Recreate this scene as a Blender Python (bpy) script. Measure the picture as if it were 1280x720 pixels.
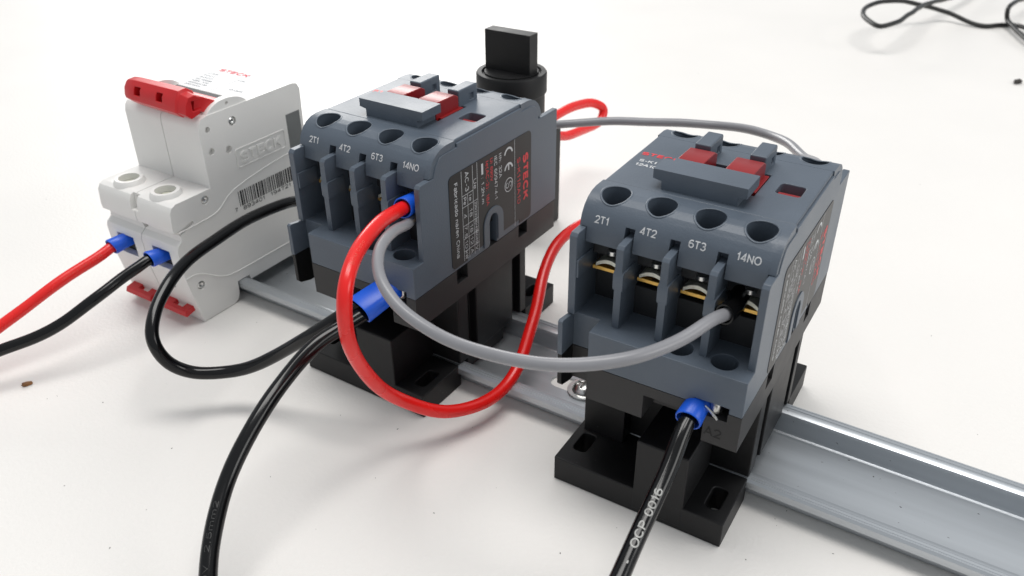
import bpy, bmesh, math, random
from mathutils import Vector, Matrix

random.seed(7)
S = 0.001                                   # everything below is written in millimetres
scene = bpy.context.scene
for o in list(bpy.data.objects):
    bpy.data.objects.remove(o)
COL = scene.collection

# ------------------------------------------------------------------ camera
CAM = Vector((79.431, -177.973, 159.515))
RIGHT = Vector((0.8448134, 0.53500914, -0.007452))
UP = Vector((-0.27710952, 0.44940268, 0.84926294))
FWD = Vector((-0.45771239, 0.7154037, -0.52791753))
FPX = 1065.42                               # focal length in pixels of the 1280 px wide photograph
cd = bpy.data.cameras.new('camera')
cam = bpy.data.objects.new('camera', cd)
COL.objects.link(cam)
cam.matrix_world = Matrix((
    (RIGHT.x, UP.x, -FWD.x, CAM.x * S),
    (RIGHT.y, UP.y, -FWD.y, CAM.y * S),
    (RIGHT.z, UP.z, -FWD.z, CAM.z * S),
    (0, 0, 0, 1)))
cd.sensor_width = 36.0
cd.lens = FPX / 1280 * 36
cd.clip_start = 0.005
cd.clip_end = 20
cd.dof.use_dof = True
cd.dof.focus_distance = 0.213
cd.dof.aperture_fstop = cd.lens / 1.05
scene.camera = cam

# ------------------------------------------------------------------ light
w = bpy.data.worlds.new('World')
scene.world = w
w.use_nodes = True
bg = w.node_tree.nodes['Background']
bg.inputs[0].default_value = (0.90, 0.95, 1.0, 1)
bg.inputs[1].default_value = 0.38


def area(name, loc, target, sx, sy, power, col=(1, 1, 1)):
    l = bpy.data.lights.new(name, 'AREA')
    l.shape = 'RECTANGLE'
    l.size, l.size_y, l.energy, l.color = sx, sy, power, col
    o = bpy.data.objects.new(name, l)
    COL.objects.link(o)
    o.location = loc
    o.rotation_euler = (Vector(target) - Vector(loc)).to_track_quat('-Z', 'Y').to_euler()
    return o


area('window_light', (-1.73, 1.67, 0.80), (0, 0, 0.03), 1.15, 0.62, 17, (1, 0.985, 0.96))
area('window_light', (1.9, 0.45, 1.0), (0, 0, 0.03), 1.0, 0.8, 8, (1, 0.985, 0.965))
area('ceiling_light', (-0.15, 0.25, 2.0), (-0.1, 0.1, 0), 1.7, 0.7, 24, (1, 0.98, 0.955))

scene.view_settings.view_transform = 'Standard'
scene.view_settings.look = 'None'
scene.view_settings.exposure = 0.35
scene.view_settings.gamma = 1.0
scene.view_settings.use_curve_mapping = False
scene.render.engine = 'CYCLES'


# ------------------------------------------------------------------ materials
def mat(name, col, rough=0.5, metal=0.0, spec=0.5, bump=0.0, bscale=1500, var=0.0, vscale=300,
        rvar=0.0, stretch=None, coat=0.0, detail=3.0, dist=0.0001, specks=None):
    m = bpy.data.materials.new(name)
    m.use_nodes = True
    nt = m.node_tree
    b = nt.nodes['Principled BSDF']
    b.inputs['Base Color'].default_value = (*col, 1)
    b.inputs['Roughness'].default_value = rough
    b.inputs['Metallic'].default_value = metal
    b.inputs['Specular IOR Level'].default_value = spec
    b.inputs['Coat Weight'].default_value = coat
    tc = nt.nodes.new('ShaderNodeTexCoord')
    csock = None
    if var:
        n = nt.nodes.new('ShaderNodeTexNoise')
        n.inputs['Scale'].default_value = vscale
        n.inputs['Detail'].default_value = 5
        if stretch:
            mp = nt.nodes.new('ShaderNodeMapping')
            mp.inputs['Scale'].default_value = (stretch, 1, 1)
            nt.links.new(tc.outputs['Object'], mp.inputs['Vector'])
            nt.links.new(mp.outputs['Vector'], n.inputs['Vector'])
        else:
            nt.links.new(tc.outputs['Object'], n.inputs['Vector'])
        r = nt.nodes.new('ShaderNodeValToRGB')
        r.color_ramp.elements[0].position = 0.3
        r.color_ramp.elements[1].position = 0.7
        r.color_ramp.elements[0].color = (*[c * (1 - var) for c in col], 1)
        r.color_ramp.elements[1].color = (*[min(1, c * (1 + var)) for c in col], 1)
        nt.links.new(n.outputs['Fac'], r.inputs['Fac'])
        csock = r.outputs['Color']
        if rvar:
            mr = nt.nodes.new('ShaderNodeMapRange')
            mr.inputs['To Min'].default_value = max(0, rough - rvar)
            mr.inputs['To Max'].default_value = rough + rvar
            nt.links.new(n.outputs['Fac'], mr.inputs['Value'])
            nt.links.new(mr.outputs['Result'], b.inputs['Roughness'])
    if specks:
        sc, th, scol = specks
        n2 = nt.nodes.new('ShaderNodeTexNoise')
        n2.inputs['Scale'].default_value = sc
        n2.inputs['Detail'].default_value = 2
        nt.links.new(tc.outputs['Object'], n2.inputs['Vector'])
        r2 = nt.nodes.new('ShaderNodeValToRGB')
        r2.color_ramp.elements[0].position = th
        r2.color_ramp.elements[1].position = th + 0.03
        nt.links.new(n2.outputs['Fac'], r2.inputs['Fac'])
        mx = nt.nodes.new('ShaderNodeMixRGB')
        nt.links.new(r2.outputs['Color'], mx.inputs['Fac'])
        if csock:
            nt.links.new(csock, mx.inputs['Color1'])
        else:
            mx.inputs['Color1'].default_value = (*col, 1)
        mx.inputs['Color2'].default_value = (*scol, 1)
        csock = mx.outputs['Color']
    if csock:
        nt.links.new(csock, b.inputs['Base Color'])
    if bump:
        n = nt.nodes.new('ShaderNodeTexNoise')
        n.inputs['Scale'].default_value = bscale
        n.inputs['Detail'].default_value = detail
        nt.links.new(tc.outputs['Object'], n.inputs['Vector'])
        bp = nt.nodes.new('ShaderNodeBump')
        bp.inputs['Strength'].default_value = bump
        bp.inputs['Distance'].default_value = dist
        nt.links.new(n.outputs['Fac'], bp.inputs['Height'])
        nt.links.new(bp.outputs['Normal'], b.inputs['Normal'])
    return m


M = {
    'table': mat('table_laminate', (0.80, 0.778, 0.748), 0.40, bump=0.5, bscale=850, detail=2, dist=0.0002,
                 var=0.012, vscale=16, rvar=0.05, spec=0.4),
    'grey': mat('slate_plastic', (0.089, 0.111, 0.141), 0.41, bump=0.6, bscale=2200, detail=2, dist=0.00007,
                var=0.07, vscale=70, rvar=0.10),
    'black': mat('black_plastic', (0.0065, 0.0065, 0.0072), 0.5, bump=0.35, bscale=2400, detail=2, dist=0.00005,
                 var=0.2, vscale=160, rvar=0.08, spec=0.36, specks=(1500, 0.735, (0.06, 0.058, 0.055))),
    'coal': mat('charcoal_plastic', (0.019, 0.018, 0.0185), 0.52, bump=0.3, bscale=2400, detail=2, dist=0.00004,
                var=0.1, vscale=160, rvar=0.06),
    'white': mat('white_plastic', (0.80, 0.79, 0.765), 0.42, bump=0.2, bscale=2200, detail=2, dist=0.00003,
                 var=0.02, vscale=60),
    'label': mat('label_paper', (0.80, 0.80, 0.80), 0.6, spec=0.15),
    'stickergrey': mat('grey_sticker', (0.16, 0.17, 0.17), 0.5, var=0.05),
    'red': mat('red_plastic', (0.56, 0.013, 0.016), 0.36, var=0.06, vscale=150, bump=0.2, bscale=1800, dist=0.00004),
    'darkred': mat('dark_red_plastic', (0.27, 0.008, 0.010), 0.34, var=0.06, vscale=200, bump=0.3, bscale=2600, dist=0.00005),
    'redwire': mat('red_pvc', (0.78, 0.012, 0.010), 0.27, var=0.05, vscale=70, rvar=0.06, bump=0.22, bscale=260, dist=0.00012, spec=0.5),
    'greywire': mat('grey_pvc', (0.25, 0.25, 0.265), 0.32, var=0.07, vscale=70, rvar=0.07, bump=0.22, bscale=260, dist=0.00012),
    'blackwire': mat('black_pvc', (0.004, 0.004, 0.0044), 0.14, var=0.15, vscale=120, bump=0.2, bscale=240, dist=0.00006, spec=0.36),
    'blue': mat('blue_ferrule_plastic', (0.008, 0.105, 0.68), 0.36, var=0.08, vscale=200),
    'zinc': mat('zinc_steel', (0.50, 0.525, 0.55), 0.38, metal=0.8, var=0.07, vscale=260, rvar=0.05, stretch=0.045, bump=0.14,
                bscale=2400, detail=4, dist=0.00003, specks=(700, 0.74, (0.12, 0.12, 0.125))),
    'washer': mat('plated_washer', (0.66, 0.66, 0.58), 0.45, metal=0.75, var=0.25, vscale=500, rvar=0.1, bump=0.5, bscale=1200, dist=0.0001),
    'screw': mat('nickel_screw', (0.66, 0.66, 0.64), 0.28, metal=1.0, var=0.1, vscale=300),
    'brass': mat('brass', (0.80, 0.50, 0.14), 0.38, metal=1.0, var=0.15, vscale=400, rvar=0.1),
    'plate': mat('nameplate_film', (0.011, 0.0105, 0.010), 0.42, spec=0.38, var=0.1, vscale=100),
    'inkw': mat('white_ink', (0.62, 0.63, 0.64), 0.5),
    'inkr': mat('red_ink', (0.74, 0.03, 0.04), 0.45),
    'inkp': mat('pink_ink', (0.72, 0.05, 0.08), 0.6, spec=0.1),
    'inkk': mat('black_ink', (0.015, 0.015, 0.018), 0.5),
    'inkb': mat('blue_grey_ink', (0.04, 0.07, 0.10), 0.6, spec=0.1),
    'inkdim': mat('faint_grey_ink', (0.028, 0.028, 0.027), 0.4),
    'inkcable': mat('cable_white_ink', (0.42, 0.42, 0.40), 0.5, var=0.3, vscale=900),
    'inkpale': mat('pale_red_ink', (0.80, 0.075, 0.055), 0.4),
    'core': mat('terminal_interior', (0.016, 0.018, 0.021), 0.6),  # near-black inner plastic; also carries the shade of chambers and wire entries
    'crumb': mat('brown_crumb', (0.19, 0.085, 0.028), 0.85, var=0.4, vscale=900, bump=0.6, bscale=1500, dist=0.0003),
    'speck': mat('dark_speck', (0.035, 0.03, 0.026), 0.8),
    'cable': mat('thin_black_cable', (0.007, 0.0075, 0.007), 0.4),
    'ivory': mat('ivory_plastic', (0.60, 0.61, 0.50), 0.45),
}


# ------------------------------------------------------------------ mesh helpers (mm)
def box(x0, x1, y0, y1, z0, z1):
    bm = bmesh.new()
    v = [bm.verts.new((x, y, z)) for z in (z0, z1) for y in (y0, y1) for x in (x0, x1)]
    for f in ((0, 2, 3, 1), (4, 5, 7, 6), (0, 1, 5, 4), (2, 6, 7, 3), (0, 4, 6, 2), (1, 3, 7, 5)):
        bm.faces.new([v[i] for i in f])
    return bm


def prism(pts, axis, a, b):
    """polygon in the two other axes, extruded along axis from a to b"""
    bm = bmesh.new()

    def P(p, t):
        return {'x': (t, p[0], p[1]), 'y': (p[0], t, p[1]), 'z': (p[0], p[1], t)}[axis]
    A = [bm.verts.new(P(p, a)) for p in pts]
    B = [bm.verts.new(P(p, b)) for p in pts]
    n = len(pts)
    bm.faces.new(A)
    bm.faces.new(B[::-1])
    for i in range(n):
        bm.faces.new((A[i], B[i], B[(i + 1) % n], A[(i + 1) % n]))
    bmesh.ops.recalc_face_normals(bm, faces=bm.faces[:])
    return bm


def circle(cx, cy, r, n=32, a0=0, a1=2 * math.pi, close=False):
    m = n if close else n
    return [(cx + r * math.cos(a0 + (a1 - a0) * i / (m - (1 if close else 0))),
             cy + r * math.sin(a0 + (a1 - a0) * i / (m - (1 if close else 0)))) for i in range(m)]


def rrect(x0, x1, y0, y1, r, n=5):
    p = []
    for cx, cy, a in ((x1 - r, y1 - r, 0), (x0 + r, y1 - r, 90), (x0 + r, y0 + r, 180), (x1 - r, y0 + r, 270)):
        p += circle(cx, cy, r, n, math.radians(a), math.radians(a + 90), True)
    return p


def cyl(cx, cy, r, axis, a, b, n=32):
    return prism(circle(cx, cy, r, n), axis, a, b)


def lathe(prof, n=40):
    """closed profile (r,z) spun round z"""
    bm = bmesh.new()
    rings = []
    for r, z in prof:
        if r < 1e-6:
            rings.append([bm.verts.new((0, 0, z))])
        else:
            rings.append([bm.verts.new((r * math.cos(2 * math.pi * i / n), r * math.sin(2 * math.pi * i / n), z)) for i in range(n)])
    for A, B in zip(rings, rings[1:]):
        for i in range(n):
            j = (i + 1) % n
            if len(A) == 1 and len(B) == 1:
                continue
            if len(A) == 1:
                bm.faces.new((A[0], B[i], B[j]))
            elif len(B) == 1:
                bm.faces.new((A[i], A[j], B[0]))
            else:
                bm.faces.new((A[i], A[j], B[j], B[i]))
    bmesh.ops.recalc_face_normals(bm, faces=bm.faces[:])
    return bm


def merge(*bms):
    out = bmesh.new()
    for b in bms:
        me = bpy.data.meshes.new('tmp')
        b.to_mesh(me)
        out.from_mesh(me)
        bpy.data.meshes.remove(me)
        b.free()
    return out


def xform(bm, mtx):
    bm.transform(mtx)
    return bm


def to_mesh(name, bm, smooth=40):
    bm.transform(Matrix.Scale(S, 4))
    me = bpy.data.meshes.new(name)
    bm.to_mesh(me)
    bm.free()
    if smooth:
        for p in me.polygons:
            p.use_smooth = True
        me.set_sharp_from_angle(angle=math.radians(smooth))
    return me


def solid(name, base, add=(), cut=(), bevel=0.25, seg=2, angle=32):
    """base bmesh, united with add, minus cut, then bevelled; returns a mesh in metres"""
    tmp = []

    def tmpobj(bm):
        o = bpy.data.objects.new('tmp', to_mesh('tmp', bm, 0))
        COL.objects.link(o)
        tmp.append(o)
        return o
    ob = tmpobj(base)
    for kind, lst in (('UNION', add), ('DIFFERENCE', cut)):
        for b in lst:
            c = tmpobj(b)
            md = ob.modifiers.new('b', 'BOOLEAN')
            md.operation = kind
            md.solver = 'EXACT'
            md.object = c
    if bevel:
        md = ob.modifiers.new('weld', 'WELD')
        md.merge_threshold = 0.00001
        md = ob.modifiers.new('bev', 'BEVEL')
        md.width = bevel * S
        md.segments = seg
        md.limit_method = 'ANGLE'
        md.angle_limit = math.radians(angle)
        md.use_clamp_overlap = True
        md.harden_normals = True
    for p in ob.data.polygons:
        p.use_smooth = bool(bevel)
    for c in tmp[1:]:
        for p in c.data.polygons:
            p.use_smooth = bool(bevel)
    dg = bpy.context.evaluated_depsgraph_get()
    me = bpy.data.meshes.new_from_object(ob.evaluated_get(dg))
    me.name = name
    if not bevel:
        for p in me.polygons:
            p.use_smooth = True
        me.set_sharp_from_angle(angle=math.radians(35))
    for o in tmp:
        d = o.data
        bpy.data.objects.remove(o)
        bpy.data.meshes.remove(d)
    return me


def part(name, me, m, parent=None):
    if isinstance(me, bmesh.types.BMesh):
        me = to_mesh(name, me)
    if not me.materials:
        me.materials.append(M[m])
    o = bpy.data.objects.new(name, me)
    COL.objects.link(o)
    o.parent = parent
    return o


def thing(name, label, cat, loc=(0, 0, 0), rotz=0.0, group=None):
    o = bpy.data.objects.new(name, None)
    o.empty_display_size = 0.01
    COL.objects.link(o)
    o.location = Vector(loc) * S
    o.rotation_euler = (0, 0, rotz)
    tag(o, label, cat, group)
    return o


def tag(o, label=None, cat=None, group=None, kind=None):
    for k, v in (('label', label), ('category', cat), ('group', group), ('kind', kind)):
        if v:
            o[k] = v
    return o


def copy_tree(o, parent=None):
    c = o.copy()
    COL.objects.link(c)
    c.parent = parent
    for ch in list(o.children):
        copy_tree(ch, c)
    return c


# ---- lettering: a plain sans-serif stroke alphabet (cap height 1)
def A_(cx, cy, rx, ry, a0, a1, n=10):
    return [(cx + rx * math.cos(math.radians(a0 + (a1 - a0) * i / n)), cy + ry * math.sin(math.radians(a0 + (a1 - a0) * i / n))) for i in range(n + 1)]


_O = lambda cx, cy, rx, ry: A_(cx, cy, rx, ry, 90, 450, 20)
_S = A_(.31, .74, .27, .24, 25, 180, 8)[:-1] + A_(.31, .74, .27, .24, 180, 265, 5) + A_(.32, .265, .29, .265, 85, -155, 12)
FONT = {
    '0': (.60, [_O(.30, .5, .27, .48)]),
    '1': (.42, [[(.06, .76), (.20, .82), (.28, .99), (.28, 0)]]),
    '2': (.60, [A_(.30, .71, .26, .27, 170, -25, 10) + [(.04, .03), (.58, .03)]]),
    '3': (.60, [A_(.29, .74, .24, .24, 160, -80, 10) + A_(.29, .27, .27, .27, 80, -160, 11)]),
    '4': (.60, [[(.44, 0), (.44, .98), (.03, .26), (.58, .26)]]),
    '5': (.60, [[(.54, .97), (.14, .97), (.08, .50)] + A_(.30, .33, .27, .31, 130, -155, 12)]),
    '6': (.60, [A_(.33, .55, .29, .42, 50, 190, 9) + A_(.31, .31, .27, .29, 180, -180, 16)]),
    '7': (.58, [[(.03, .96), (.56, .96), (.36, .55), (.24, 0)]]),
    '8': (.60, [_O(.30, .75, .23, .23), _O(.30, .27, .27, .26)]),
    '9': (.60, [A_(.27, .45, .29, .44, 230, 370, 9) + A_(.29, .69, .27, .28, 0, 360, 16)]),
    'A': (.70, [[(.01, 0), (.35, 1), (.69, 0)], [(.13, .33), (.57, .33)]]),
    'B': (.66, [[(.06, .03), (.06, .97), (.34, .97)] + A_(.36, .74, .22, .23, 90, -90, 8) + [(.06, .51)], [(.34, .51)] + A_(.36, .27, .26, .24, 90, -90, 8) + [(.06, .03)]]),
    'C': (.72, [A_(.38, .5, .34, .48, 40, 320, 18)]),
    'E': (.62, [[(.58, .96), (.07, .96), (.07, .04), (.59, .04)], [(.07, .52), (.53, .52)]]),
    'F': (.58, [[(.55, .96), (.07, .96), (.07, 0)], [(.07, .50), (.48, .50)]]),
    'I': (.26, [[(.13, 0), (.13, 1)]]),
    'K': (.68, [[(.07, 0), (.07, 1)], [(.62, 1), (.08, .40)], [(.27, .60), (.65, 0)]]),
    'M': (.82, [[(.07, 0), (.07, .97), (.41, .08), (.75, .97), (.75, 0)]]),
    'N': (.72, [[(.07, 0), (.07, .97), (.65, .03), (.65, 1)]]),
    'O': (.78, [_O(.39, .5, .36, .48)]),
    'P': (.66, [[(.07, 0), (.07, .96), (.36, .96)] + A_(.36, .70, .25, .26, 90, -90, 10) + [(.07, .44)]]),
    'R': (.70, [[(.07, 0), (.07, .96), (.36, .96)] + A_(.36, .71, .25, .25, 90, -90, 10) + [(.07, .46)], [(.36, .46), (.64, 0)]]),
    'S': (.64, [_S]),
    'D': (.70, [[(.07, .04), (.07, .96), (.30, .96)] + A_(.30, .5, .34, .46, 90, -90, 14) + [(.07, .04)]]),
    'T': (.62, [[(.01, .96), (.61, .96)], [(.31, .96), (.31, 0)]]),
    'U': (.70, [[(.07, 1), (.07, .34)] + A_(.35, .32, .28, .30, 180, 360, 12) + [(.63, 1)]]),
    'V': (.66, [[(.02, 1), (.33, .02), (.64, 1)]]),
    'W': (.92, [[(.02, 1), (.24, .02), (.46, .96), (.68, .02), (.90, 1)]]),
    'a': (.56, [A_(.27, .53, .22, .20, 160, 0, 8) + [(.49, .02)], A_(.26, .20, .23, .19, 60, 400, 14)]),
    'b': (.56, [[(.06, 1), (.06, 0)], _O(.29, .36, .23, .35)]),
    'c': (.52, [A_(.29, .36, .24, .34, 45, 315, 14)]),
    'd': (.56, [[(.50, 1), (.50, 0)], _O(.27, .36, .23, .35)]),
    'e': (.56, [[(.05, .38), (.51, .38)] + A_(.28, .37, .24, .34, 5, 310, 15)]),
    'f': (.32, [A_(.29, .80, .15, .18, 90, 180, 6) + [(.14, 0)], [(.02, .68), (.30, .68)]]),
    'h': (.56, [[(.06, 1), (.06, 0)], [(.06, .40)] + A_(.28, .46, .21, .24, 170, 0, 8) + [(.49, 0)]]),
    'i': (.22, [[(.11, 0), (.11, .70)], [(.11, .86), (.11, 1)]]),
    'k': (.52, [[(.06, 1), (.06, 0)], [(.46, .70), (.08, .28)], [(.22, .44), (.49, 0)]]),
    'l': (.22, [[(.11, 0), (.11, 1)]]),
    'm': (.84, [[(.06, .70), (.06, 0)], [(.06, .45)] + A_(.24, .48, .18, .21, 160, 0, 7) + [(.42, 0)], [(.42, .45)] + A_(.60, .48, .18, .21, 160, 0, 7) + [(.78, 0)]]),
    'n': (.56, [[(.06, .70), (.06, 0)], [(.06, .42)] + A_(.28, .46, .21, .23, 165, 0, 8) + [(.49, 0)]]),
    'o': (.58, [_O(.29, .36, .24, .34)]),
    'r': (.36, [[(.06, .70), (.06, 0)], [(.06, .42)] + A_(.28, .44, .20, .25, 165, 75, 5)]),
    't': (.32, [[(.14, .94), (.14, .12)] + A_(.25, .13, .11, .11, 180, 280, 5), [(.02, .68), (.29, .68)]]),
    'v': (.50, [[(.02, .70), (.25, .02), (.48, .70)]]),
    'x': (.50, [[(.03, .70), (.47, 0)], [(.47, .70), (.03, 0)]]),
    '-': (.36, [[(.04, .38), (.32, .38)]]), '.': (.24, [[(.12, 0), (.12, .12)]]), ',': (.24, [[(.14, .12), (.08, -.12)]]),
    ':': (.24, [[(.12, 0), (.12, .13)], [(.12, .55), (.12, .68)]]), '/': (.36, [[(.02, 0), (.34, 1)]]),
    '(': (.32, [A_(.42, .42, .34, .62, 120, 240, 8)]), ')': (.32, [A_(-.10, .42, .34, .62, 60, -60, 8)]), ' ': (.32, []),
}


def ribbon(pts, w):
    """verts and quads of a stroke of width w with mitred joints"""
    vs, fs = [], []
    fine = [pts[0]]
    for a, b in zip(pts, pts[1:]):                       # short steps, so that print hugs curved surfaces
        m = max(1, math.ceil(math.hypot(b[0] - a[0], b[1] - a[1]) / 0.4))
        fine += [(a[0] + (b[0] - a[0]) * i / m, a[1] + (b[1] - a[1]) * i / m) for i in range(1, m + 1)]
    pts = fine
    n = len(pts)
    closed = n > 3 and math.hypot(pts[0][0] - pts[-1][0], pts[0][1] - pts[-1][1]) < 1e-4
    for i in range(n):
        a = pts[i - 1] if i else (pts[-2] if closed else pts[0])
        b = pts[i + 1] if i < n - 1 else (pts[1] if closed else pts[-1])
        p = pts[i]
        d0 = Vector((p[0] - a[0], p[1] - a[1]))
        d1 = Vector((b[0] - p[0], b[1] - p[1]))
        if d0.length < 1e-6:
            d0 = d1
        if d1.length < 1e-6:
            d1 = d0
        d0, d1 = d0.normalized(), d1.normalized()
        t = d0 + d1
        t = t.normalized() if t.length > 1e-3 else d0
        nn = Vector((-t.y, t.x))
        k = w / 2 / max(0.45, nn.dot(Vector((-d0.y, d0.x))))
        vs += [(p[0] + nn.x * k, p[1] + nn.y * k), (p[0] - nn.x * k, p[1] - nn.y * k)]
    for i in range(n - 1):
        fs.append((2 * i + 1, 2 * i + 3, 2 * i + 2, 2 * i))
    return vs, fs


def glyphs(txt, width, height, weight=0.13):
    """strokes of the string fitted into width x height (mm), centred: list of (verts, faces, layer)"""
    x, st = 0.0, []
    for ch in txt:
        w_, strokes = FONT[ch]
        for k, q in enumerate(strokes):
            st.append(([(x + px, py) for px, py in q], k))
        x += w_ + 0.13
    x -= 0.13
    fx = (width / x) if width else height
    out = []
    for q, k in st:
        vs, fs = ribbon([((px - x / 2) * fx, (py - 0.5) * height) for px, py in q], weight * height)
        out.append((vs, fs, k))
    return out


class Print:
    """flat print: 2D pieces mapped to a surface by fn(x, y) -> (X, Y, Z) in mm"""

    def __init__(self, fn):
        self.fn, self.v, self.f, self.lift = fn, [], [], []

    def _add(self, vs, fs):
        n = len(self.v)
        self.v += [self.fn(x, y) for x, y in vs]
        self.f += [tuple(i + n for i in f) for f in fs]

    def text(self, s, cx, cy, w, h, weight=0.13):
        for vs, fs, k in glyphs(s, w, h * (1 - weight), weight / (1 - weight)):
            n = len(self.v)
            self._add([(x + cx, y + cy) for x, y in vs], fs)
            self.lift += [(i, k * 0.006) for i in range(n, len(self.v))] if k else []
        return self

    def rect(self, x0, x1, y0, y1):
        self._add([(x0, y0), (x1, y0), (x1, y1), (x0, y1)], [(0, 1, 2, 3)])
        return self

    def arc(self, cx, cy, r, t, a0=0, a1=360, n=28):
        vs, fs = [], []
        for i in range(n + 1):
            a = math.radians(a0 + (a1 - a0) * i / n)
            for rr in (r - t / 2, r + t / 2):
                vs.append((cx + rr * math.cos(a), cy + rr * math.sin(a)))
        for i in range(n):
            fs.append((2 * i, 2 * i + 1, 2 * i + 3, 2 * i + 2))
        self._add(vs, fs)
        return self

    def mesh(self, name):
        me = bpy.data.meshes.new(name)
        me.from_pydata([(x * S, y * S, z * S) for x, y, z in self.v], [], self.f)
        nrm = [Vector((0, 0, 0)) for _ in self.v]
        for p in me.polygons:
            for i in p.vertices:
                nrm[i] += p.normal * p.area
        for i, h in self.lift:
            if nrm[i].length:
                me.vertices[i].co += nrm[i].normalized() * (h * S * self.side)
        return me

    side = 1


# ---- wires
def at(u, v, d):
    """photo pixel (1280 x 720) at a depth of d mm along the view axis"""
    return CAM + (RIGHT * ((u - 640) / FPX) - UP * ((v - 360) / FPX) + FWD) * d


def on_z(u, v, z):
    k = RIGHT * ((u - 640) / FPX) - UP * ((v - 360) / FPX) + FWD
    return CAM + k * ((z - CAM.z) / k.z)


class Path:
    def __init__(self, pts, step=0.8, wob=0.0):
        pts = [Vector(p) for p in pts]
        P = [pts[0] * 2 - pts[1]] + pts + [pts[-1] * 2 - pts[-2]]
        out = []
        for i in range(1, len(P) - 2):
            p0, p1, p2, p3 = P[i - 1:i + 3]
            t0 = 0
            t1 = t0 + max(1e-3, (p1 - p0).length) ** 0.5
            t2 = t1 + max(1e-3, (p2 - p1).length) ** 0.5
            t3 = t2 + max(1e-3, (p3 - p2).length) ** 0.5
            n = max(2, int((p2 - p1).length / step))
            for k in range(n):
                t = t1 + (t2 - t1) * k / n
                A1 = p0 * ((t1 - t) / (t1 - t0)) + p1 * ((t - t0) / (t1 - t0))
                A2 = p1 * ((t2 - t) / (t2 - t1)) + p2 * ((t - t1) / (t2 - t1))
                A3 = p2 * ((t3 - t) / (t3 - t2)) + p3 * ((t - t2) / (t3 - t2))
                B1 = A1 * ((t2 - t) / (t2 - t0)) + A2 * ((t - t0) / (t2 - t0))
                B2 = A2 * ((t3 - t) / (t3 - t1)) + A3 * ((t - t1) / (t3 - t1))
                out.append(B1 * ((t2 - t) / (t2 - t1)) + B2 * ((t - t1) / (t2 - t1)))
        out.append(pts[-1])
        for _ in range(6):                 # relax the curve like a springy wire
            q = out[:]
            for i in range(2, len(out) - 2):
                q[i] = out[i] * 0.5 + (out[i - 1] + out[i + 1]) * 0.25
            out = q
        if wob:
            ph = [random.uniform(0, 6.28) for _ in range(6)]
            m = len(out)
            for i in range(m):
                e = min(1, i / 25, (m - 1 - i) / 25) * wob
                t = i * step
                out[i] = out[i] + Vector((math.sin(t / 9 + ph[0]) + 0.6 * math.sin(t / 4.1 + ph[1]),
                                          math.sin(t / 8 + ph[2]) + 0.6 * math.sin(t / 4.7 + ph[3]),
                                          math.sin(t / 10 + ph[4]) + 0.6 * math.sin(t / 3.7 + ph[5]))) * e
        self.p = out
        self.s = [0]
        for a, b in zip(out, out[1:]):
            self.s.append(self.s[-1] + (b - a).length)
        # parallel transport frame
        self.t = []
        for i in range(len(out)):
            a, b = out[max(0, i - 1)], out[min(len(out) - 1, i + 1)]
            self.t.append((b - a).normalized())
        n = self.t[0].orthogonal().normalized()
        self.n = []
        for t in self.t:
            n = (n - t * n.dot(t)).normalized()
            self.n.append(n)

    def sample(self, s):
        s = max(0, min(self.s[-1] - 1e-6, s))
        lo, hi = 0, len(self.s) - 1
        while hi - lo > 1:
            m = (lo + hi) // 2
            if self.s[m] <= s:
                lo = m
            else:
                hi = m
        f = (s - self.s[lo]) / max(1e-9, self.s[hi] - self.s[lo])
        t = self.t[lo].lerp(self.t[hi], f).normalized()
        n = self.n[lo].lerp(self.n[hi], f)
        n = (n - t * n.dot(t)).normalized()
        return self.p[lo].lerp(self.p[hi], f), t, n

    def tube(self, prof, nseg=20, oval=(1, 1), closed=False):
        """prof: list of (s, r); returns bmesh"""
        bm = bmesh.new()
        rings = []
        for s, r in prof:
            c, t, n = self.sample(s)
            b = t.cross(n)
            rings.append([bm.verts.new(c + n * (r * oval[0] * math.cos(2 * math.pi * i / nseg)) +
                                       b * (r * oval[1] * math.sin(2 * math.pi * i / nseg))) for i in range(nseg)])
        pairs = list(zip(rings, rings[1:]))
        if closed:
            pairs.append((rings[-1], rings[0]))
        else:
            bm.faces.new(rings[0][::-1])
            bm.faces.new(rings[-1])
        for A, B in pairs:
            for i in range(nseg):
                j = (i + 1) % nseg
                bm.faces.new((A[i], A[j], B[j], B[i]))
        bmesh.ops.recalc_face_normals(bm, faces=bm.faces[:])
        return bm

    def wire(self, r, s0=0, s1=None):
        s1 = self.s[-1] if s1 is None else s1
        n = max(2, int((s1 - s0) / 0.9))
        return self.tube([(s0 + (s1 - s0) * i / n, r * (1 + 0.012 * math.sin(i * 0.31) * math.sin(i * 0.083 + 1))) for i in range(n + 1)], 24)

    def print_fn(self, s_mid, r, toward, flip=1):
        """text x runs along the wire, y round it; centred on the side that faces 'toward'"""
        c0, t0, n0 = self.sample(s_mid)
        d = (Vector(toward) - c0)
        d = (d - t0 * d.dot(t0)).normalized()
        a0 = math.atan2(d.dot(t0.cross(n0)), d.dot(n0))

        def fn(x, y):
            c, t, n = self.sample(s_mid + x * flip)
            a = a0 - y * flip / r * flip if flip > 0 else a0 + y / r
            b = t.cross(n)
            return c + (n * math.cos(a) + b * math.sin(a)) * r
        return fn


def ferrule(path, s0, s1, r0, r1, thick=0.35, oval=(1, 1)):
    """blue sleeve, closed wall, open end at s1"""
    m = (s0 + s1) / 2
    prof = [(s0, r0), (m, (r0 + r1) / 2 + 0.03), (s1 - 0.25, r1), (s1, r1 - 0.12), (s1, r1 - thick), (m, (r0 + r1) / 2 - thick), (s0, r0 - thick - 0.3)]
    return path.tube(prof, 28, oval, True)


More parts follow.
